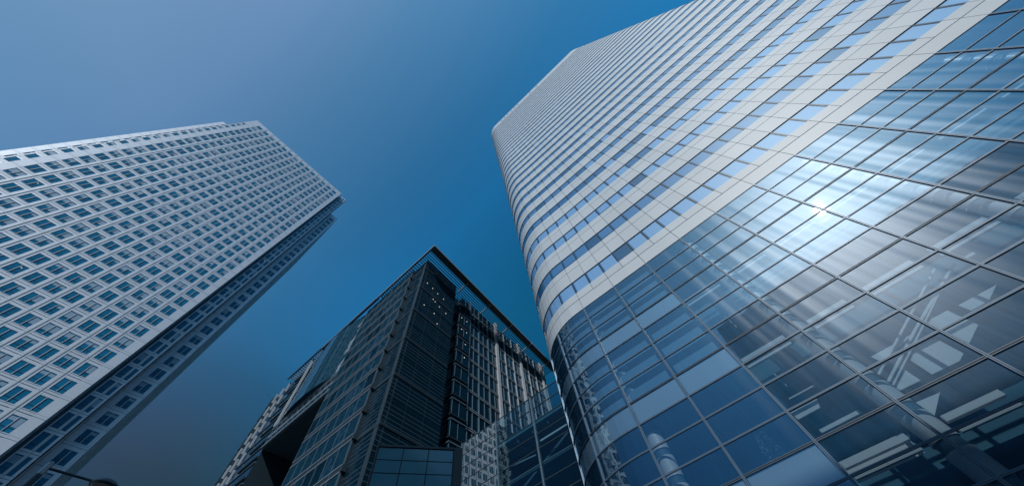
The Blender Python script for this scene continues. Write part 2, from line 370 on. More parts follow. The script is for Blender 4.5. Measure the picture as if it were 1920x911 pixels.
# ================================================================== banded glass tower (right)
D = 21.65; XC, RC, XR = -7.0, 7.3, 52.45
FL = XR - XC; ARC = RC * pi / 2; DEEP = 46.0
class RoundFace:
    def P(f, s, d, z):
        if s < -ARC: t = -s - ARC; return (XC - RC - d, D + RC + t, z)
        if s < 0: a = -s / RC; return (XC - (RC + d) * sin(a), D + RC - (RC + d) * cos(a), z)
        if s <= FL: return (XC + s, D - d, z)
        if s <= FL + ARC: a = (s - FL) / RC; return (XR + (RC + d) * sin(a), D + RC - (RC + d) * cos(a), z)
        t = s - FL - ARC; return (XR + RC + d, D + RC + t, z)
    def cuts(f, s0, s1):
        br = [s0, s1] + [b for b in (0.0, FL, -ARC, FL + ARC) if s0 < b < s1]
        for k in range(1, 16):
            for b in (-k * ARC / 16, FL + k * ARC / 16):
                if s0 + 1e-4 < b < s1 - 1e-4: br.append(b)
        return sorted(set(br))
T = RoundFace()
U0, W, HR = -2.382, 3.8, 1.5521
S = lambda j: U0 + W * j - XC                         # facade position of mullion line j
def SV(j):                                            # the rounded corner is set out a little wider
    return S(j) if j >= -1 else {-2: -3.36, -3: -7.1, -4: -10.9}.get(j, -10.9 + 3.8 * (j + 4))
H = lambda i: 26.40 - HR * i                          # height of transom line i
tower = thing('office_tower', 'tall white banded glass tower with a rounded corner filling the right of the photo', 'tower', (XC, D, 0))
J0, FH, NF = 27.95, 5.13, 33
Jz = lambda k: J0 + FH * k
S_L = -ARC - 3.8 * 8; S_R = FL + ARC + 3.8 * 8
halfs = []
j = -12
while SV(j) < S_R:
    if SV(j) >= S_L: halfs.append(SV(j))
    m_ = (SV(j) + SV(j + 1)) / 2
    if S_L <= m_ <= S_R: halfs.append(m_)
    j += 1
# white bands, one part per storey, made of panels with open joints
for k in range(NF + 1):
    mb = MB()
    if k == 0: spans = [(26.40, J0 - 0.04), (J0 + 0.04, J0 + 1.10)]
    elif k < NF: spans = [(Jz(k - 1) + 3.10, Jz(k) - 0.03), (Jz(k) + 0.03, Jz(k) + 1.10)]
    else: spans = [(Jz(k - 1) + 3.10, 203.0), (203.06, 208.0)]
    g = 0.022
    for n, (z0, z1) in enumerate(spans):
        if k == 0 and n == 0:
            js = [SV(q) for q in range(-11, 40) if S_L <= SV(q) <= S_R]
            for a, b in zip(js[:-1], js[1:]): box(mb, T, a + g, b - g, -0.35, 0, z0, z1, M['white'])
        elif k > 20:
            box(mb, T, halfs[0], halfs[-1], -0.35, 0, z0, z1, M['white'])
        else:
            for a, b in zip(halfs[:-1], halfs[1:]): box(mb, T, a + g, b - g, -0.35, 0, z0, z1, M['white'])
    if k < NF: box(mb, T, halfs[0], halfs[-1], -0.44, -0.37, spans[0][0] + 0.02, spans[1][1] - 0.02, M['joint'])
    mb.build('white_band', tower)
# roof screen with its row of small vents
mb = MB(); rp = []
for s in T.cuts(S_L, S_R): rp.append(T.P(s, -0.5, 0))
prism(mb, [(p[0], p[1]) for p in rp], 206.8, 207.2, M['slab']); mb.build('roof', tower)
for s in (4.5, 7, 9.5, 12.5, 15, 17.5, 27, 32):
    mb = MB(); box(mb, T, s, s + 1.3, 0.003, 0.05, 202.0, 204.4, M['joint']); mb.build('roof_vent', tower)
# windows of the banded storeys
tend = ['a', 'b', 'a', 'a', 'c', 'b', 'c', 'b', 'c', 'b']
win = Repeat('window', tower)
def band_window(a, b, z0, z1, kind, part):
    def fn(mb):
        box(mb, T, a + 0.024, a + 0.075, -0.34, -0.05, z0, z1, M['frame']); box(mb, T, b - 0.075, b - 0.024, -0.34, -0.05, z0, z1, M['frame'])
        box(mb, T, a + 0.075, b - 0.075, -0.34, -0.07, z1 - 0.04, z1 - 0.002, M['frame'])
        zs = z0
        if part > 0:
            zs = z1 - 0.04 - (z1 - z0 - 0.04) * part
            sheet(mb, T, a + 0.075, b - 0.075, -0.09, z0, zs, M['blind_d'])
        sheet(mb, T, a + 0.20, b - 0.075, -0.09, zs, z1 - 0.15, M[kind])
        sheet(mb, T, a + 0.075, b - 0.075, -0.092, z1 - 0.15, z1 - 0.04, M['blind_d'])
        sheet(mb, T, a + 0.075, a + 0.20, -0.09, zs, z1 - 0.15, M['blind_d'])
    return fn
for k in range(NF):
    z0, z1 = Jz(k) + 1.10, Jz(k) + 3.10
    base = tend[k] if k < len(tend) else random.choice('ccdcdb')
    for a, b in zip(halfs[:-1], halfs[1:]):
        r = random.random(); kind = base
        if r < 0.14: kind = random.choice('abcd')
        win.add(T, a, b, -0.3, z0, z1, band_window(a, b, z0, z1, 'blind_' + kind, random.choice((0, 0, 0, 0, 0.8)) if k > 0 else 0))
win.finish(100)

# ---- the clear glazed storeys below
pane = Repeat('glass_pane', tower)
NR = 17
def glass_fn(a, b, z0, z1):
    def fn(mb): sheet(mb, T, a, b, -0.06, z0, z1, M['glass'])
    return fn
JL = list(range(-8, 19))
for j in JL:
    for i in range(NR - 1):
        a, b = SV(j) + 0.055, SV(j + 1) - 0.055
        z1, z0 = H(i) - 0.04, H(i + 1) + 0.04
        pane.add(T, a, b, -0.06, z0, z1, glass_fn(a, b, z0, z1))
pane.finish(100)
for j in JL + [19]:
    mb = MB(); s = SV(j)
    box(mb, T, s - 0.06, s - 0.016, -0.16, 0.02, 0.1, 26.39, M['silver']); box(mb, T, s + 0.016, s + 0.06, -0.16, 0.02, 0.1, 26.39, M['silver'])
    box(mb, T, s - 0.016, s + 0.016, -0.14, -0.01, 0.1, 26.39, M['gasket']); mb.build('mullion', tower)
for i in range(1, NR):
    mb = MB(); z = H(i); major = i % 4 == 3
    for j in JL:
        a, b = SV(j) + 0.062, SV(j + 1) - 0.062
        if major:
            box(mb, T, a, b, -0.16, 0.0, z - 0.05, z - 0.012, M['silver']); box(mb, T, a, b, -0.16, 0.02, z - 0.010, z + 0.030, M['gasket']); box(mb, T, a, b, -0.16, 0.0, z + 0.032, z + 0.05, M['silver'])
        else:
            box(mb, T, a, b, -0.12, 0.0, z - 0.042, z - 0.010, M['silver']); box(mb, T, a, b, -0.12, -0.01, z - 0.008, z + 0.008, M['gasket']); box(mb, T, a, b, -0.12, 0.0, z + 0.010, z + 0.042, M['silver'])
    mb.build('transom', tower)
# solid infill panels behind the glass at floor level, left-hand bays
for i in (3, 7, 11):
    for j in (-4, -3, -2, -1, 0):
        mb = MB()
        box(mb, T, SV(j) + 0.10, SV(j + 1) - 0.10, -0.16, -0.09, H(i + 1) + 0.06, H(i) - 0.09, M['panel_fine'] if j < -1 else M['panel'])
        mb.build('infill_panel', tower)
# storey slabs and ceilings
for i in (-0.1, 3, 7, 11):
    zt, zb = H(i) - 0.1, H(i + 1) + 0.0
    mb = MB()
    pts = [T.P(s, -0.55, 0) for s in T.cuts(SV(-4), SV(1))]
    prism(mb, [(p[0], p[1]) for p in pts] + [(SV(1) + XC, D + 18), (XC - RC + 0.6, D + 18)], zb, zt, M['slab'])
    block(mb, SV(1) + XC + 0.01, XR + 4, D + 3.4, D + 18, zb, zt, M['slab'])
    mb.build('floor_slab', tower)
mb = MB()
block(mb, XC - RC + 1.0, XR + 6, D + 18.02, D + 18.3, 0.1, 26.3, M['back'])
for j in range(-1, 14, 3): block(mb, S(j) + XC + 1.8, S(j) + XC + 2.0, D + 7, D + 18, 0.1, 26.2, M['back'])
mb.build('core_wall', tower)
# upper core so that nothing shows through the bands
mb = MB()
prism(mb, [(p[0], p[1]) for p in [T.P(s, -0.6, 0) for s in T.cuts(S_L, S_R)]], 26.45, 206.0, M['frame']); mb.build('tower_core', tower)
# ceiling boards, down-lights and roller blinds
mb = MB()
for i in (7, 11):
    z = H(i + 1) - 0.012
    for x in (-4.6, -2.6, -0.6):
        block(mb, x, x + 0.03, D + 0.7, D + 9, z - 0.003, z + 0.01, M['gasket'])
    block(mb, -9, 1.2, D + 3.2, D + 3.24, z - 0.003, z + 0.01, M['gasket'])
mb.build('ceiling_joints', tower)
for (x, y) in ((-1.52, 23.88), (-3.48, 23.86), (-5.46, 23.85), (-9.13, 23.93), (0.43, 23.9), (0.39, 25.77), (0.33, 27.77), (-3.4, 26.6)):
    mb = MB(); z = H(8) - 0.002
    tube(mb, (x, y, z - 0.05), (x, y, z - 0.001), 0.16, 0.16, M['gasket'], 16); tube(mb, (x, y, z - 0.06), (x, y, z - 0.051), 0.08, 0.08, M['lens'], 12)
    mb.build('downlight', tower)
for j, rows in ((-2, (0, 1, 2, 4, 5, 6)), (-1, (0, 1, 2, 4, 5, 6)), (0, (0, 1, 2, 4, 5, 6))):
    for i in rows:
        mb = MB(); z1 = H(i) - 0.55 + random.uniform(-0.05, 0.05)
        a, b = SV(j) + (0.25 if j > -2 else 0.9), SV(j + 1) - 0.35
        box(mb, T, a, b, -0.50, -0.46, H(i + 1) + 0.08, z1, M['blind_int']); mb.build('roller_blind', tower)
# round columns
for n, jx in enumerate((-5.9, 5.4, 16.75, 28.1, 39.5)):
    mb = MB(); y = D + 1.15; x = jx
    z = 0.1
    while z < 26.2:
        tube(mb, (x, y, z), (x, y, min(26.2, z + 1.12)), 0.56, 0.56, M['column'], 28, False)
        tube(mb, (x, y, z + 1.12), (x, y, z + 1.552), 0.50, 0.50, M['ring'], 28, False); z += 1.552
    mb.build('column', tower)
# paired white ceiling strips in the open bays
for i in (3, 7, 11):
    z = H(i + 1)
    for j in range(1, 8):
        x0 = S(j) + XC + 0.2; x1 = S(j + 1) + XC - 0.75
        if j % 3 == 2: x0 += 0.6
        mb = MB()
        block(mb, x0, x1, D + 0.75, D + 1.05, z + 0.50, z + 0.74, M['room_white'])
        block(mb, x0, x1, D + 0.75, D + 0.95, z + 0.04, z + 0.19, M['room_white']); mb.build('white_strip', tower)
# white wall boards seen deep in the lobby, cut by the escalator
def board(pts, off, th=0.05, nm='wall_board'):
    mb = MB(); y = D + off; n = len(pts)
    mb.quad([(p[0], y, p[1]) for p in pts], M['room_white']); mb.quad([(p[0], y + th, p[1]) for p in pts][::-1], M['room_white'])
    for q in range(n):
        a, b = pts[q], pts[(q + 1) % n]; mb.quad([(a[0], y, a[1]), (a[0], y + th, a[1]), (b[0], y + th, b[1]), (b[0], y, b[1])], M['room_white'])
    mb.build(nm, tower)
board([(9.19, 11.3), (9.21, 10.31), (8.81, 10.13), (7.59, 10.14), (7.61, 11.07), (8.2, 11.31)], 1.5)
board([(10.74, 12.1), (10.74, 11.0), (9.75, 10.54), (9.72, 12.1)], 1.5)
board([(12.98, 12.07), (12.04, 11.63), (11.26, 11.62), (11.23, 12.07)], 1.5)
board([(7.06, 10.82), (7.06, 10.13), (6.11, 10.14), (6.08, 10.35)], 1.5)
board([(7.09, 9.45), (6.09, 8.83), (6.07, 9.5)], 1.5)
board([(4.56, 8.78), (4.58, 7.9), (1.62, 7.9), (1.62, 8.78)], 1.5)
board([(3.14, 11.38), (2.92, 10.97), (1.66, 10.95), (1.63, 11.38)], 1.5)
board([(8.82, 11.97), (7.43, 11.59), (6.77, 11.57), (6.67, 11.94)], 1.6)
board([(14.21, 14.02), (14.21, 13.67), (13.81, 13.64), (13.78, 14.02)], 1.5)
board([(4.2, 10.35), (4.2, 10.18), (2.1, 10.16), (2.1, 10.33)], 1.9)
board([(20.4, 11.6), (20.9, 10.4), (18.9, 10.4), (18.6, 11.6)], 2.2)
mb = MB(); y = D + 1.42
for pts, w in (([(6.1, 11.03), (9.13, 12.43), (12.51, 14.01)], 0.09), ([(6.09, 10.6), (9.03, 11.97), (13.18, 13.75)], 0.10), ([(6.09, 10.39), (9.23, 11.87), (11.77, 13.1)], 0.06)):
    for a, b in zip(pts[:-1], pts[1:]): bar(mb, (a[0], y, a[1]), (b[0], y, b[1]), 0.12, w, M['room_white'])
bar(mb, (6.09, y + 0.3, 10.46), (12.8, y + 0.3, 13.75), 0.5, 0.22, M['back'])
mb.build('escalator', tower)
# desks, partitions and odds and ends one can make out behind the panes
for (x, y, z, w, h) in ((2.2, D + 2.6, 12.43, 1.6, 0.08), (9.6, D + 2.8, 17.3, 2.0, 0.07), (3.2, D + 3.0, 18.2, 0.08, 1.3), (2.6, D + 2.4, 13.0, 0.06, 0.9), (4.1, D + 2.4, 13.0, 0.06, 0.9)):
    mb = MB(); block(mb, x, x + w, y, y + 0.06, z, z + h, M['room_white']); mb.build('partition_rail', tower)

# plant standing behind the glass on the low floor
plant = thing('potted_plant', 'bushy pale potted plant behind the glass low in the banded tower', 'plant', (-0.45, D + 1.2, H(11) - 0.1))
mb = MB(); tube(mb, (-0.45, D + 1.2, H(11) - 0.1), (-0.45, D + 1.2, H(11) + 0.35), 0.17, 0.22, M['pot'], 18); mb.build('pot', plant)
mb = MB()
for q in range(5): tube(mb, (-0.45, D + 1.2, H(11) + 0.3), (-0.45 + random.uniform(-.3, .3), D + 1.2 + random.uniform(-.2, .2), H(11) + random.uniform(1.0, 1.6)), 0.015, 0.006, M['bark'], 6)
mb.build('stem', plant)
mb = MB()
for q in range(340):
    t = random.random(); z = H(11) + 0.5 + 1.25 * t; rr = 0.52 * (1 - 0.55 * t) * sqrt(random.random()); an = random.uniform(0, 2 * pi)
    c = Vector((-0.45 + rr * cos(an), D + 1.2 + rr * sin(an) * 0.7, z)); dv = Vector((cos(an), sin(an), random.uniform(-0.9, 0.3))).normalized() * random.uniform(0.09, 0.17)
    sd_ = dv.cross(Vector((random.random(), random.random(), random.random()))).normalized() * 0.022
    mb.quad([c, c + dv * 0.5 + sd_, c + dv, c + dv * 0.5 - sd_], M['leaf'])
mb.build('foliage', plant)

# ================================================================== steel clad skyscraper (left)
sky_t = thing('skyscraper', 'pale steel clad skyscraper with a grid of square windows on the left', 'skyscraper', (-106, -14.9, 0))
OF = 4.217; OZ = 54.45 - OF * 12
ow = Repeat('window', sky_t)
def office_window(F, a, b, z0, z1, d, dbl=True):
    lvl = random.choice((0, 0, 0, 0, 0.0, 0.3, 0.45, 0.62)); lv2 = lvl if random.random() < 0.5 else random.choice((0, 0.3, 0.62)); lit = random.random() < 0.035
    def fn(mb):
        m = (a + b) / 2
        sheet(mb, F, a, b, d - 0.02, z0, z1, M['ocs_glass'])
        if dbl:
            box(mb, F, m - 0.045, m + 0.045, d - 0.02, d + 0.12, z0 + 0.02, z1 - 0.1, M['steel_rib'])
        box(mb, F, a, b, d - 0.02, d + 0.03, z0 + (z1 - z0) * 0.28, z0 + (z1 - z0) * 0.28 + 0.05, M['ocs_frame'])
        if lit: sheet(mb, F, m + 0.2, m + 0.5, d - 0.008, z1 - 0.75, z1 - 0.62, M['lamp_dot'])
    def sub(mb):
        m = (a + b) / 2
        halves = ((a + 0.10, m - 0.07, lvl), (m + 0.07, b - 0.10, lv2)) if dbl else ((a + 0.06, b - 0.06, lvl),)
        for p, q, l in halves:
            if l: sheet(mb, F, p, q, d - 0.012, z1 - (z1 - z0) * l, z1 - 0.22, M['ocs_blind'])
    fn.sub = sub
    return fn
def clad_face(name, F, z0, z1, cols, floors, zbase, wh=(0.70, 3.55), ribs=True, dbl=True, rebate=0.07, mat='steel', rank=1.0):
    """cols: list of (s0,s1) window openings; piers between them; spandrels between floors"""
    mb = MB(); jt = MB() if ribs else mb
    edges = [0.0] + [e for c in cols for e in c] + [F.len]
    piers = list(zip(edges[0::2], edges[1::2]))
    for a, b in piers:
        box(mb, F, a, b, -0.8, 0, z0, z1, M[mat])
        m = (a + b) / 2
        if ribs and a > 0 and b < F.len:
            box(mb, F, m - 0.05, m + 0.09, 0.002, 0.11, z0, z1, M['steel_rib']); box(jt, F, m - 0.10, m - 0.05, 0.001, 0.012, z0, z1, M['steel_joint'])
    for a, b in cols:
        zz_ = [z0]
        for k in floors:
            zz_ += [zbase + OF * k + wh[0], zbase + OF * k + wh[1]]
        zz_.append(z1)
        for p, q in zip(zz_[0::2], zz_[1::2]):
            if q > p: box(mb, F, a, b, -0.8, -0.03, p, q, M[mat])
        for k in floors:
            p, q = zbase + OF * k + wh[0], zbase + OF * k + wh[1]
            ow.add(F, a, b, -rebate, p, q, office_window(F, a, b, p, q, -rebate, dbl), rank)
    for k in floors:
        z = zbase + OF * k
        for a, b in ([(0.02, F.len - 0.02)]):
            box(jt, F, a, b, -0.02, 0.006, z - 0.035, z + 0.035, M['steel_joint'])
            box(jt, F, a, b, -0.02, 0.005, z + 0.5, z + 0.53, M['steel_joint'])
    mb.build(name, sky_t)
    if ribs: jt.build('cladding_joints', sky_t)
def cols_at(first, pitch, w, n): return [(first + pitch * i, first + pitch * i + w) for i in range(n)]
xa = lambda y: -103.9 - (y + 69.2) * (2.6 / 54.4)     # line of the main face
flo = range(1, 44)
Fm = Plane((xa(-69.3), -69.3), (xa(-14.9), -14.9))    # main sunlit face
clad_face('main_face', Fm, 0, 189.4, cols_at(54.4 - 1.93 - 2.44 - 13 * 3.7, 3.7, 2.44, 14), flo, OZ)
# crown storeys
Fc = Plane((xa(-70.7), -70.7), (xa(-14.9), -14.9))
ccols = cols_at(54.4 - 1.93 - 2.44 - 13 * 3.7 + 1.42, 3.7, 2.44, 14)
clad_face('crown_face', Fc, 189.42, 201, ccols, range(0, 2), 189.6, (0.9, 3.6), True, False)
# right-hand notch: return, narrow recessed strip, second return, outer strip, far side
Fr1 = Plane((xa(-14.9), -14.87), (-109.0, -14.87)); clad_face('notch_return', Fr1, 0, 201, [], flo, OZ, ribs=False)
F2 = Plane((-109.0, -14.84), (-109.0, -10.45)); clad_face('notch_strip', F2, 0, 202.5, [(1.0, 2.3), (2.8, 4.1)], range(1, 47), OZ, (0.5, 3.72), False, False)
mb = MB(); box(mb, F2, 0.1, 0.8, 0.001, 0.02, 0, 202.5, M['ocs_frame']); mb.build('slot_shade_strip', sky_t)  # proud dark strip; the shade of a recess is put into its colour
mb = MB(); box(mb, F2, 2.43, 2.49, 0.001, 0.14, 0, 202.5, M['steel_rib']); box(mb, F2, 2.61, 2.67, 0.001, 0.14, 0, 202.5, M['steel_rib']); mb.build('notch_rib', sky_t)
Fr2 = Plane((-109.0, -10.43), (-112.0, -10.43)); clad_face('end_return', Fr2, 0, 202.5, [], flo, OZ, ribs=False)
F3 = Plane((-112.0, -10.38), (-112.0, -5.83)); clad_face('end_strip', F3, 0, 183.6, [(1.25, 3.65)], range(1, 42), OZ, (0.75, 3.5), False, True)
F4 = Plane((-112.04, -5.8), (-160, -5.8)); clad_face('shaded_side', F4, 0, 183.6, cols_at(1.5, 3.7, 2.3, 12), range(1, 42), OZ, rank=0.3, rebate=0.12)
# left-hand notch
F5 = Plane((-105.3, -71.75), (-105.3, -69.28)); clad_face('notch_face', F5, 0, 199.5, [(0.25, 1.6)], range(1, 46), OZ, (0.85, 3.5), False, False)
F6 = Plane((-113.5, -79.4), (-113.5, -72.8)); clad_face('end_face', F6, 0, 193.8, [(1.6, 3.9)], range(1, 45), OZ, (0.75, 3.5), False, True)
ow.finish(100)
mb = MB()
prism(mb, [(xa(-69) - 0.85, -69), (xa(-15.8) - 0.85, -15.8), (-120, -15.8), (-120, -69)], 0, 200.2, M['steel'])
prism(mb, [(-109.85, -40), (-109.85, -11.4), (-125, -11.4), (-125, -40)], 0, 201.8, M['steel'])
prism(mb, [(-112.9, -60), (-112.9, -6.7), (-160, -6.7), (-160, -60)], 0, 183.2, M['steel'])
prism(mb, [(-106.1, -71.7), (-106.1, -69.1), (-114, -69.1), (-114, -71.7)], 0, 199.0, M['steel'])
prism(mb, [(-114.4, -79.2), (-114.4, -60), (-150, -60), (-150, -79.2)], 0, 193.6, M['steel'])
mb.build('core', sky_t)

# ================================================================== dark glass offices with the louvred canopy (middle)
off = thing('office_block', 'dark glass office block with a louvred roof canopy in the middle', 'office building', (-38.64, 20.24, 0))
ZF = lambda k: 71.0 - 4.1 * k                          # storey levels downwards
mw = Repeat('window', off)
def mid_pane(F, a, b, z0, z1, d, mat):
    def fn(mb): sheet(mb, F, a, b, d, z0, z1, M[mat])
    return fn
# corner block: two sheets of plain glass meeting at a sharp edge
FcR = Plane((-38.64, 20.24), (-39.3, 31.3)); FcL = Plane((-45.0, 20.26), (-38.68, 20.26))
for F, bays in ((FcR, 3), (FcL, 2)):
    lm = MB()
    for k in range(-1, 18):
        z1, z0 = (75.0 if k == -1 else ZF(k)), ZF(k + 1)
        heavy = k % 2 == 1 or k == -1
        for q in range(bays):
            a, b = F.len * q / bays, F.len * (q + 1) / bays
            mw.add(F, a, b, 0, z0, z1, mid_pane(F, a + 0.03, b - 0.03, z0 + 0.03, z1 - 0.03, 0.0, 'mid_glass'))
        box(lm, F, 0, F.len, -0.1, 0.03 if not heavy else 0.10, z0 - 0.03, z0 + (0.03 if not heavy else 0.30), M['mid_dark'])
        if heavy: box(lm, F, 0, F.len, 0.02, 0.12, z0 + 0.305, z0 + 0.36, M['mid_mull'])
        
        for dz in (0.72, 1.35, 2.05, 2.7, 3.4): box(lm, F, 0, F.len, -0.1, 0.02, z0 + dz, z0 + dz + 0.05, M['mid_mull'])
    for q in range(bays): box(lm, F, F.len * q / bays - 0.03, F.len * q / bays + 0.03, -0.1, 0.03, 2, 75, M['mid_dark'])
    lm.build('corner_glazing_bars', off)
    sm = MB(); box(sm, F, 0.0, F.len, -0.9, -0.12, 2, 74.9, M['mid_dark']); sm.build('corner_core', off)
# left face: banded storeys standing a little forward
XB1 = -43.7; XB0 = -62.4
FL1 = Plane((XB0, 19.55), (XB1, 19.55))
def banded(F, zlo, zhi, bays, name, line_mat='mid_line'):
    lm = MB(); n0 = 0
    k = 0
    while ZF(k) > zlo + 0.5:
        z1 = min(ZF(k - 1) if k else zhi, zhi); z0 = ZF(k)
        for q in range(bays):
            a, b = F.len * q / bays, F.len * (q + 1) / bays
            mw.add(F, a, b, 0, z0 + 0.9, z1, mid_pane(F, a + 0.06, b - 0.06, z0 + 0.95, z1 - 0.05, 0.0, 'mid_glass2' if random.random() < 0.8 else 'mid_glass'))
        box(lm, F, 0, F.len, -0.3, 0.10, z0 + 0.86, z0 + 0.94, M[line_mat]); box(lm, F, 0, F.len, -0.3, 0.02, z0 + 0.09, z0 + 0.855, M['mid_dark']); box(lm, F, 0, F.len, -0.3, 0.10, z0 + 0.0, z0 + 0.085, M[line_mat])
        k += 1
    lm.build(name, off)
    ml = MB()
    for q in range(bays + 1):
        s = F.len * q / bays; box(ml, F, max(0, s - 0.035), min(F.len, s + 0.035), -0.2, 0.05, zlo, zhi, M['mid_mull'])
    ml.build('mullions', off)
banded(FL1, 3, 75, 7, 'storey_bands')
mb = MB(); block(mb, XB0 + 0.02, XB1 - 0.001, 19.58, 21.5, 2, 74.8, M['mid_dark'])
for k in range(0, 17):                                  # stepped storey ends at the corner
    block(mb, XB1, XB1 + 0.3, 19.5, 20.2, ZF(k) + 0.1, ZF(k) + 0.86, M['mid_dark'])
mb.build('band_core', off)
# bridge over the void with the bulging atrium glass
FL2 = Plane((-88.2, 19.9), (XB0 - 0.02, 19.9))
class Bulge(Plane):
    def P(f, s, d, z):
        t = max(0.0, min(1.0, s / f.len)); p = f.a + f.u * s + f.n * (d + 1.5 * sin(pi * t)); return (p.x, p.y, z)
    def cuts(f, s0, s1): return [s0 + (s1 - s0) * i / 8 for i in range(9)]
FA = Bulge((-88.2, 20.0), (XB0 - 0.02, 20.0))
mb = MB()
for a, b in zip([FA.len * i / 24 for i in range(24)], [FA.len * (i + 1) / 24 for i in range(24)]):
    mb.quad([FA.P(a, 0, 54.2), FA.P(b, 0, 54.2), FA.P(b, 0, 74.4), FA.P(a, 0, 74.4)], M['atrium_glass'], True)
mb.build('atrium_glass', off)
mb = MB()
for i in range(1, 7):
    z = 54.2 + 2.9 * i
    for a, b in zip([FA.len * q / 24 for q in range(24)], [FA.len * (q + 1) / 24 for q in range(24)]):
        P = FA.P; mb.hexa([P(a, 0.03, z), P(b, 0.03, z), P(b, -0.03, z), P(a, -0.03, z), P(a, 0.03, z + 0.04), P(b, 0.03, z + 0.04), P(b, -0.03, z + 0.04), P(a, -0.03, z + 0.04)], M['mid_mull'])
for q in range(1, 10):
    s = FA.len * q / 10; P = FA.P
    mb.hexa([P(s - .025, .03, 54.2), P(s + .025, .03, 54.2), P(s + .025, -.03, 54.2), P(s - .025, -.03, 54.2), P(s - .025, .03, 74.4), P(s + .025, .03, 74.4), P(s + .025, -.03, 74.4), P(s - .025, -.03, 74.4)], M['mid_mull'])
mb.build('atrium_bars', off)
mb = MB()
for z, mm, dd in ((54.1, 'mid_line', 0.35), (53.5, 'mid_line', 0.25), (51.7, 'mid_line', 0.2), (51.3, 'mid_line', 0.2), (49.45, 'mid_line', 0.35), (49.1, 'mid_mull', 0.3)):
    box(mb, FL2, 0, FL2.len, -0.4, dd, z, z + 0.16, M[mm])
for q in range(13): box(mb, FL2, FL2.len * q / 12.0 * 0.995, FL2.len * q / 12.0 * 0.995 + 0.09, -0.2, 0.14, 49.3, 54.0, M['mid_mull'])
mb.build('bridge_bands', off)
mb = MB(); sheet(mb, FL2, 0, FL2.len, 0, 49.3, 54.0, M['mid_glass2']); mb.build('bridge_glass', off)
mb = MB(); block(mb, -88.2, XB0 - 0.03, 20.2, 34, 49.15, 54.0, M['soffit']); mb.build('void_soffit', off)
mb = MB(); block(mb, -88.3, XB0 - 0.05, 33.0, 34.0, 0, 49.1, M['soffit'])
for k in range(5, 17):
    for q in range(5):
        x = -87 + q * 4.8
        block(mb, x, x + 4.2, 32.9, 32.99, ZF(k) - 1.6, ZF(k) + 0.6, M['mid_glass'])
    block(mb, -88.2, XB0 - 0.06, 32.8, 32.99, ZF(k) + 0.75, ZF(k) + 0.9, M['mid_mull'])
mb.build('void_back_wall', off)
# left wing with stacked bays and fins
FW = Plane((-111.0, 20.2), (-88.25, 20.2))
lm = MB()
for k in range(0, 17):
    z0, z1 = ZF(k), ZF(k - 1) if k else 75
    for q in range(5):
        a, b = 2.2 + 4.1 * q, 2.2 + 4.1 * q + 3.9
        mw.add(FW, a, b, 0, z0, z1, mid_pane(FW, a, b, z0 + 0.3, z1 - 0.05, 0.02, 'mid_glass2'))
    box(lm, FW, 0, FW.len, -0.2, 0.25, z0, z0 + 0.22, M['mid_mull']); box(lm, FW, 0, 2.0, 0.0, 0.5, z0 + 0.4, z0 + 3.6, M['mid_dark'])
    box(lm, FW, 15, FW.len, 0.0, 0.5, z0 + 0.9, z0 + 1.3, M['mid_dark'])
for s in (3.5, 7.0, 10.5):
    for k in range(-1, 17):
        fm = MB(); box(fm, FW, s + 0.25 * (k % 2), s + 0.25 * (k % 2) + 0.30, 0.26, 0.70, ZF(k + 1) + 0.3, ZF(k + 1) + 3.3, M['mid_post']); fm.build('fin', off)
lm.build('storey_ledges', off)
mb = MB(); block(mb, -111.0, -88.3, 20.21, 34, 0, 74.6, M['mid_dark']); mb.build('wing_core', off)
# right face beyond the corner block
FRr = Plane((-40.9, 34.8), (-43.4, 75.5))
bounds = [3.6, 14.9, 26.3, 38.2, FRr.len]
ml = MB(); lm = MB()
for a, b in zip([0.0] + bounds[:-1], bounds):
    n = 2 if a == 0 else 6
    for k in range(-1, 17):
        z1, z0 = (75.0 if k == -1 else ZF(k)), ZF(k + 1)
        for q in range(n):
            p, r = a + (b - a) * q / n, a + (b - a) * (q + 1) / n
            mw.add(FRr, p, r, 0, z0, z1, mid_pane(FRr, p + 0.05, r - 0.05, z0 + 0.55, z1 - 0.05, 0.0, 'mid_glass' if a < 10 else 'mid_glass2'))
    for q in range(1, n):
        s = a + (b - a) * q / n; big = q % 2 == 0
        box(ml, FRr, s - (0.09 if big else 0.05), s + (0.09 if big else 0.05), -0.1, 0.30 if big else 0.16, 2, 74.9, M['mid_post'] if (big and a > 10) else M['mid_mull'])
    if a > 0:
        posts = MB()
        for ds in ((-0.1, 0.1),) if a < 10 else ((-0.48, -0.36), (-0.12, 0.03), (0.26, 0.36)):
            box(posts, FRr, a + ds[0], a + ds[1], -0.1, 0.55, 2, 76.0, M['mid_post'] if a > 10 else M['mid_mull'])
        posts.build('post', off)
for k in range(-1, 17):
    z0 = ZF(k + 1)
    box(lm, FRr, 0, FRr.len, -0.1, 0.22, z0 - 0.03, z0 + 0.10, M['mid_line']); box(lm, FRr, 0, FRr.len, -0.1, 0.03, z0 + 0.105, z0 + 0.42, M['mid_dark']); box(lm, FRr, 0, FRr.len, -0.1, 0.2, z0 + 0.43, z0 + 0.53, M['mid_line'])
ml.build('mullions', off); lm.build('storey_lines', off)
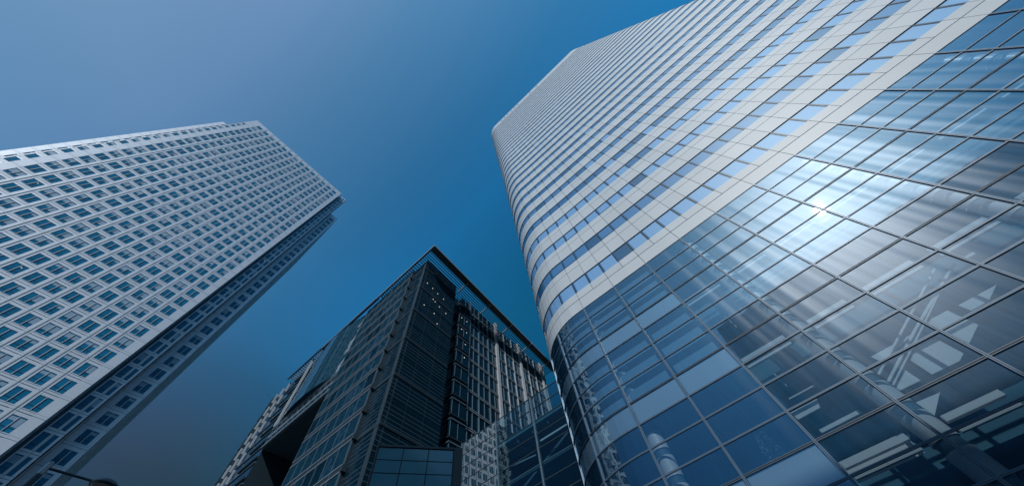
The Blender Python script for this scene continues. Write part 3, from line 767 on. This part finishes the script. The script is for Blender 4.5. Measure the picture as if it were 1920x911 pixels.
# projecting boxes next to the corner block
for k in range(0, 13):
    z0 = ZF(k + 1); mb = MB()
    block(mb, -42.4, -40.45, 34.2, 37.9, z0 + 0.75, z0 + 3.75, M['mid_glass'])
    block(mb, -42.5, -40.25, 34.0, 38.1, z0 + 3.76, z0 + 3.95, M['mid_mull']); block(mb, -42.5, -40.25, 34.0, 38.1, z0 + 0.5, z0 + 0.74, M['mid_dark'])
    block(mb, -40.44, -40.36, 34.15, 34.3, z0 + 0.75, z0 + 3.75, M['mid_mull']); block(mb, -40.44, -40.36, 36.0, 36.08, z0 + 0.75, z0 + 3.75, M['mid_mull'])
    mb.build('window_box', off)
mb = MB(); mb.quad([(-42.2, 31.2, 2), (-42.2, 35, 2), (-42.2, 35, 75), (-42.2, 31.2, 75)], M['mid_glass2']); mb.build('recess_glass', off)
mb = MB(); prism(mb, [(-44, 21.3), (-39.6, 21.3), (-40.1, 31.2), (-42.4, 31.2), (-42.4, 35), (-41.8, 35), (-44.2, 75.5), (-110, 75.5), (-110, 35), (-44, 35)], 0, 74.7, M['mid_dark']); mb.build('core', off)
mw.finish(100)
# ceiling lights burning behind the corner glass
def lights(F, pts):
    for s, z in pts:
        mb = MB(); box(mb, F, s, s + 0.20, 0.02, 0.06, z, z + 0.17, M['lamp_dot']); mb.build('ceiling_light', off)
lights(FcR, ((1.6, 66.0), (3.4, 65.7), (5.2, 65.4), (7.2, 65.2), (4.2, 62.2), (4.9, 61.9), (6.4, 61.4), (8.6, 61.0), (2.2, 58.1), (5.3, 58.0), (6.6, 55.7)))
for k, y in ((1, 35.0), (1, 36.8), (2, 35.2), (2, 36.9), (3, 36.7), (4, 36.6)):
    mb = MB(); block(mb, -40.43, -40.39, y, y + 0.2, ZF(k) - 1.2, ZF(k) - 1.02, M['lamp_dot']); mb.build('ceiling_light', off)
# canopy
ZC = 75.0
mb = MB(); mb.hexa([(-34.2, 18.62, ZC), (-39.9, 78.5, ZC), (-41.8, 78.5, ZC), (-36.0, 18.62, ZC), (-34.2, 18.62, ZC + .45), (-39.9, 78.5, ZC + .45), (-41.8, 78.5, ZC + .45), (-36.0, 18.62, ZC + .45)], M['canopy']); 
mb.build('canopy_fascia', off)
mb = MB(); bar(mb, (-34.15, 18.58, ZC + 0.25), (-39.85, 78.5, ZC + 0.25), 0.09, 0.5, M['canopy_edge']); bar(mb, (-34.2, 18.55, ZC + 0.25), (-57.2, 18.55, ZC + 0.25), 0.09, 0.5, M['canopy_edge']); mb.build('canopy_edge', off)
mb = MB(); block(mb, -57.2, -36.0, 18.62, 18.95, ZC, ZC + 0.4, M['canopy']); block(mb, -100.4, -83.2, 18.4, 18.75, ZC, ZC + 0.4, M['canopy']); mb.build('front_fascia', off)
for i in range(7):
    mb = MB(); x = -36.45 - i * 0.66; bar(mb, (x, 18.96, ZC + 0.2), (x - 5.75, 78.4, ZC + 0.2), 0.26, 0.05, M['slat']); mb.build('louvre', off)
for i in range(20):
    mb = MB(); x = -41.3 - i * 0.79; bar(mb, (x, 18.96, ZC + 0.2), (x, 20.6, ZC + 0.2), 0.26, 0.2, M['slat']); mb.build('louvre', off)
for i in range(17):
    mb = MB(); x = -84.0 - i * 0.95; bar(mb, (x, 18.76, ZC + 0.2), (x, 21.0, ZC + 0.2), 0.34, 0.2, M['mid_line']); mb.build('louvre', off)
for (a, b) in (((-40.7, 33.0), (-36.2, 32.75)), ((-41.3, 42.9), (-36.9, 42.7)), ((-42.0, 53.2), (-37.5, 52.8)), ((-42.7, 63.5), (-38.2, 63.2)), ((-43.2, 73.9), (-38.8, 73.6))):
    mb = MB(); bar(mb, (a[0], a[1], ZC - 0.05), (b[0], b[1], ZC - 0.05), 0.28, 0.35, M['mid_post']); mb.build('canopy_bracket', off)
mb = MB(); bar(mb, (-57.2, 18.9, ZC + 0.1), (-83.2, 18.9, ZC + 0.1), 0.5, 0.5, M['mid_dark']); bar(mb, (-58, 18.55, ZC + 0.5), (-83, 18.55, ZC + 0.5), 0.15, 0.3, M['mid_line'])
bar(mb, (-88.1, 19.7, 54.2), (-88.1, 19.3, 75.0), 0.5, 0.4, M['mid_post']); mb.build('roof_edge', off)

# ================================================================== unseen building behind the camera, added to shade the lower facade and darken its reflections
over = thing('shade_building', 'added unseen building across the road, shading the low facade and mirrored dark in the tower glass', 'office building', (56, -38, 0))
HB = 57.0
FO = Plane((106, -38), (6, -38))
mb = MB(); block(mb, 6, 106, -58, -38.3, 0, HB, M['over_wall'])
for k in range(15): box(mb, FO, 0, 100, -0.3, 0, 3.8 * k + 2.4, 3.8 * k + 3.8, M['over_wall'])
box(mb, FO, 0, 100, -0.3, 0.3, HB - 1.2, HB + 0.3, M['over_wall']); mb.build('wall', over)
rw = Repeat('window', over)
for k in range(14):
    for q in range(25):
        def fn(mb, q=q, k=k): sheet(mb, FO, q * 4 + 0.15, q * 4 + 3.85, -0.28, 3.8 * k + 3.8, 3.8 * k + 6.2, M['ocs_glass'])
        rw.add(FO, q * 4 + 0.15, q * 4 + 3.85, -0.28, 3.8 * k + 3.8, 3.8 * k + 6.2, fn)
rw.finish(100)

# ================================================================== glass link between the block and the tower
link = thing('glass_link', 'low glazed link building between the dark office block and the banded tower', 'glass building', (-24.4, 28, 0))
FK = Plane((-30.43, 28.0), (-14.45, 28.0)); ms = [0.0, 6.0, 11.64, FK.len]; ZK, RK = 26.43, 1.474
for i, (a, b) in enumerate(zip(ms[:-1], ms[1:])):
    for r in range(17):
        z1 = ZK - RK * r; z0 = z1 - RK
        mb = MB(); sheet(mb, FK, a + 0.09, b - 0.09, 0, z0 + 0.03, z1 - 0.03, M['mirror_glass'] if i == 0 else M['link_glass']); mb.build('glass_pane', link)
for s_ in ms:
    mb = MB(); box(mb, FK, max(0, s_ - 0.09), min(FK.len, s_ + 0.09), -0.2, 0.09, 0.1, ZK + 0.08, M['mid_mull']); mb.build('mullion', link)
for r in range(18):
    mb = MB()
    for a, b in zip(ms[:-1], ms[1:]): box(mb, FK, a + 0.091, b - 0.091, -0.09, 0.04, ZK - RK * r - 0.03, ZK - RK * r + 0.03, M['slat'])
    mb.build('transom', link)
mb = MB(); block(mb, -30.4, -24.5, 28.25, 38, 0.1, ZK - 0.1, M['mid_dark']); mb.build('dark_backing', link)
for z in (23.3, 19.6, 15.2):
    mb = MB(); block(mb, -24.4, -14.6, 28.3 if z > 23 else 29.2, 38, z, z + 0.35, M['slab']); mb.build('floor_slab', link)
mb = MB(); block(mb, -24.4, -14.6, 38.05, 38.3, 0.1, 23, M['back']); mb.build('rear_wall', link)
for q in range(5):
    mb = MB(); x = -23.9 + q * 2.2; bar(mb, (x, 28.5, 22.95), (x, 37.8, 22.95), 0.18, 0.4, M['mid_mull']); mb.build('roof_beam', link)
for q in range(3):
    mb = MB(); bar(mb, (-24.3, 30 + q * 2.4, 22.6), (-14.7, 30 + q * 2.4, 22.6), 0.15, 0.3, M['mid_mull']); mb.build('roof_beam', link)
mb = MB(); bar(mb, (-18.6, 28.4, 21.4), (-15.0, 28.4, 21.4), 0.15, 0.16, M['room_white']); mb.build('light_strip', link)
mb = MB(); bar(mb, (-23.9, 28.5, 20.9), (-20.0, 29.2, 20.9), 0.12, 0.12, M['mid_line']); mb.build('light_strip', link)
mb = MB(); bar(mb, (-24.2, 28.8, 17.5), (-14.8, 30.2, 22.3), 0.25, 0.22, M['mid_mull']); mb.build('brace', link)

# ================================================================== small dark glass pavilion in front
pav = thing('glass_pavilion', 'small dark pavilion of plain teal glass squares below the office block corner', 'pavilion', (-15.58, 8.55, 0))
FP = Plane((-15.62, 8.50), (-13.12, 12.13)); cw = FP.len
xs = [0.06, 1.32, 2.62, 3.94]
for q in range(3):
    for r in range(19):
        z1 = 11.97 - 0.607 * r; z0 = z1 - 0.607
        if z0 < 0: break
        mb = MB(); sheet(mb, FP, xs[q] + 0.025, xs[q + 1] - 0.025, 0.0, z0 + 0.022, z1 - 0.022, M['pav_glass']); mb.build('glass_pane', pav)
mb = MB(); box(mb, FP, 0, cw, -3.5, -0.02, 0.0, 12.0, M['gasket']); box(mb, FP, 0, cw, -0.02, 0.05, 11.99, 12.09, M['slat']); box(mb, FP, 3.97, cw, -0.02, 0.06, 0, 11.985, M['slat'])
mb.build('frame', pav)

# ================================================================== street lamp
lamp = thing('street_lamp', 'dark street lamp with a round head on a side arm at the lower left', 'street lamp', (-18.5, -1.43, 0))
mb = MB(); tube(mb, (-18.5, -1.43, 0), (-18.5, -1.43, 8.72), 0.10, 0.075, M['pole'], 16); tube(mb, (-18.5, -1.43, 0), (-18.5, -1.43, 0.9), 0.14, 0.14, M['pole'], 16); mb.build('pole', lamp)
mb = MB(); tube(mb, (-18.5, -1.43, 8.72), (-18.5, -1.43, 9.06), 0.085, 0.085, M['clamp'], 16); tube(mb, (-18.5, -1.43, 9.06), (-18.5, -1.43, 9.1), 0.06, 0.03, M['clamp'], 16); mb.build('clamp', lamp)
mb = MB(); tube(mb, (-18.5, -1.36, 8.92), (-18.5, -0.14, 8.92), 0.038, 0.034, M['pole'], 12); mb.build('arm', lamp)
mb = MB(); c = (-18.5, 0.22)
prof = [(0.02, 9.06), (0.14, 9.05), (0.30, 8.98), (0.40, 8.90), (0.41, 8.86), (0.36, 8.85)]
for (r0, z0), (r1, z1) in zip(prof[:-1], prof[1:]): tube(mb, (c[0], c[1], z0), (c[0], c[1], z1), r0, r1, M['pole'], 28, False)
lamp_head = mb.build('lamp_head', lamp)
mb = MB(); tube(mb, (c[0], c[1], 8.82), (c[0], c[1], 8.855), 0.30, 0.36, M['lens'], 28); mb.build('lens', lamp_head)
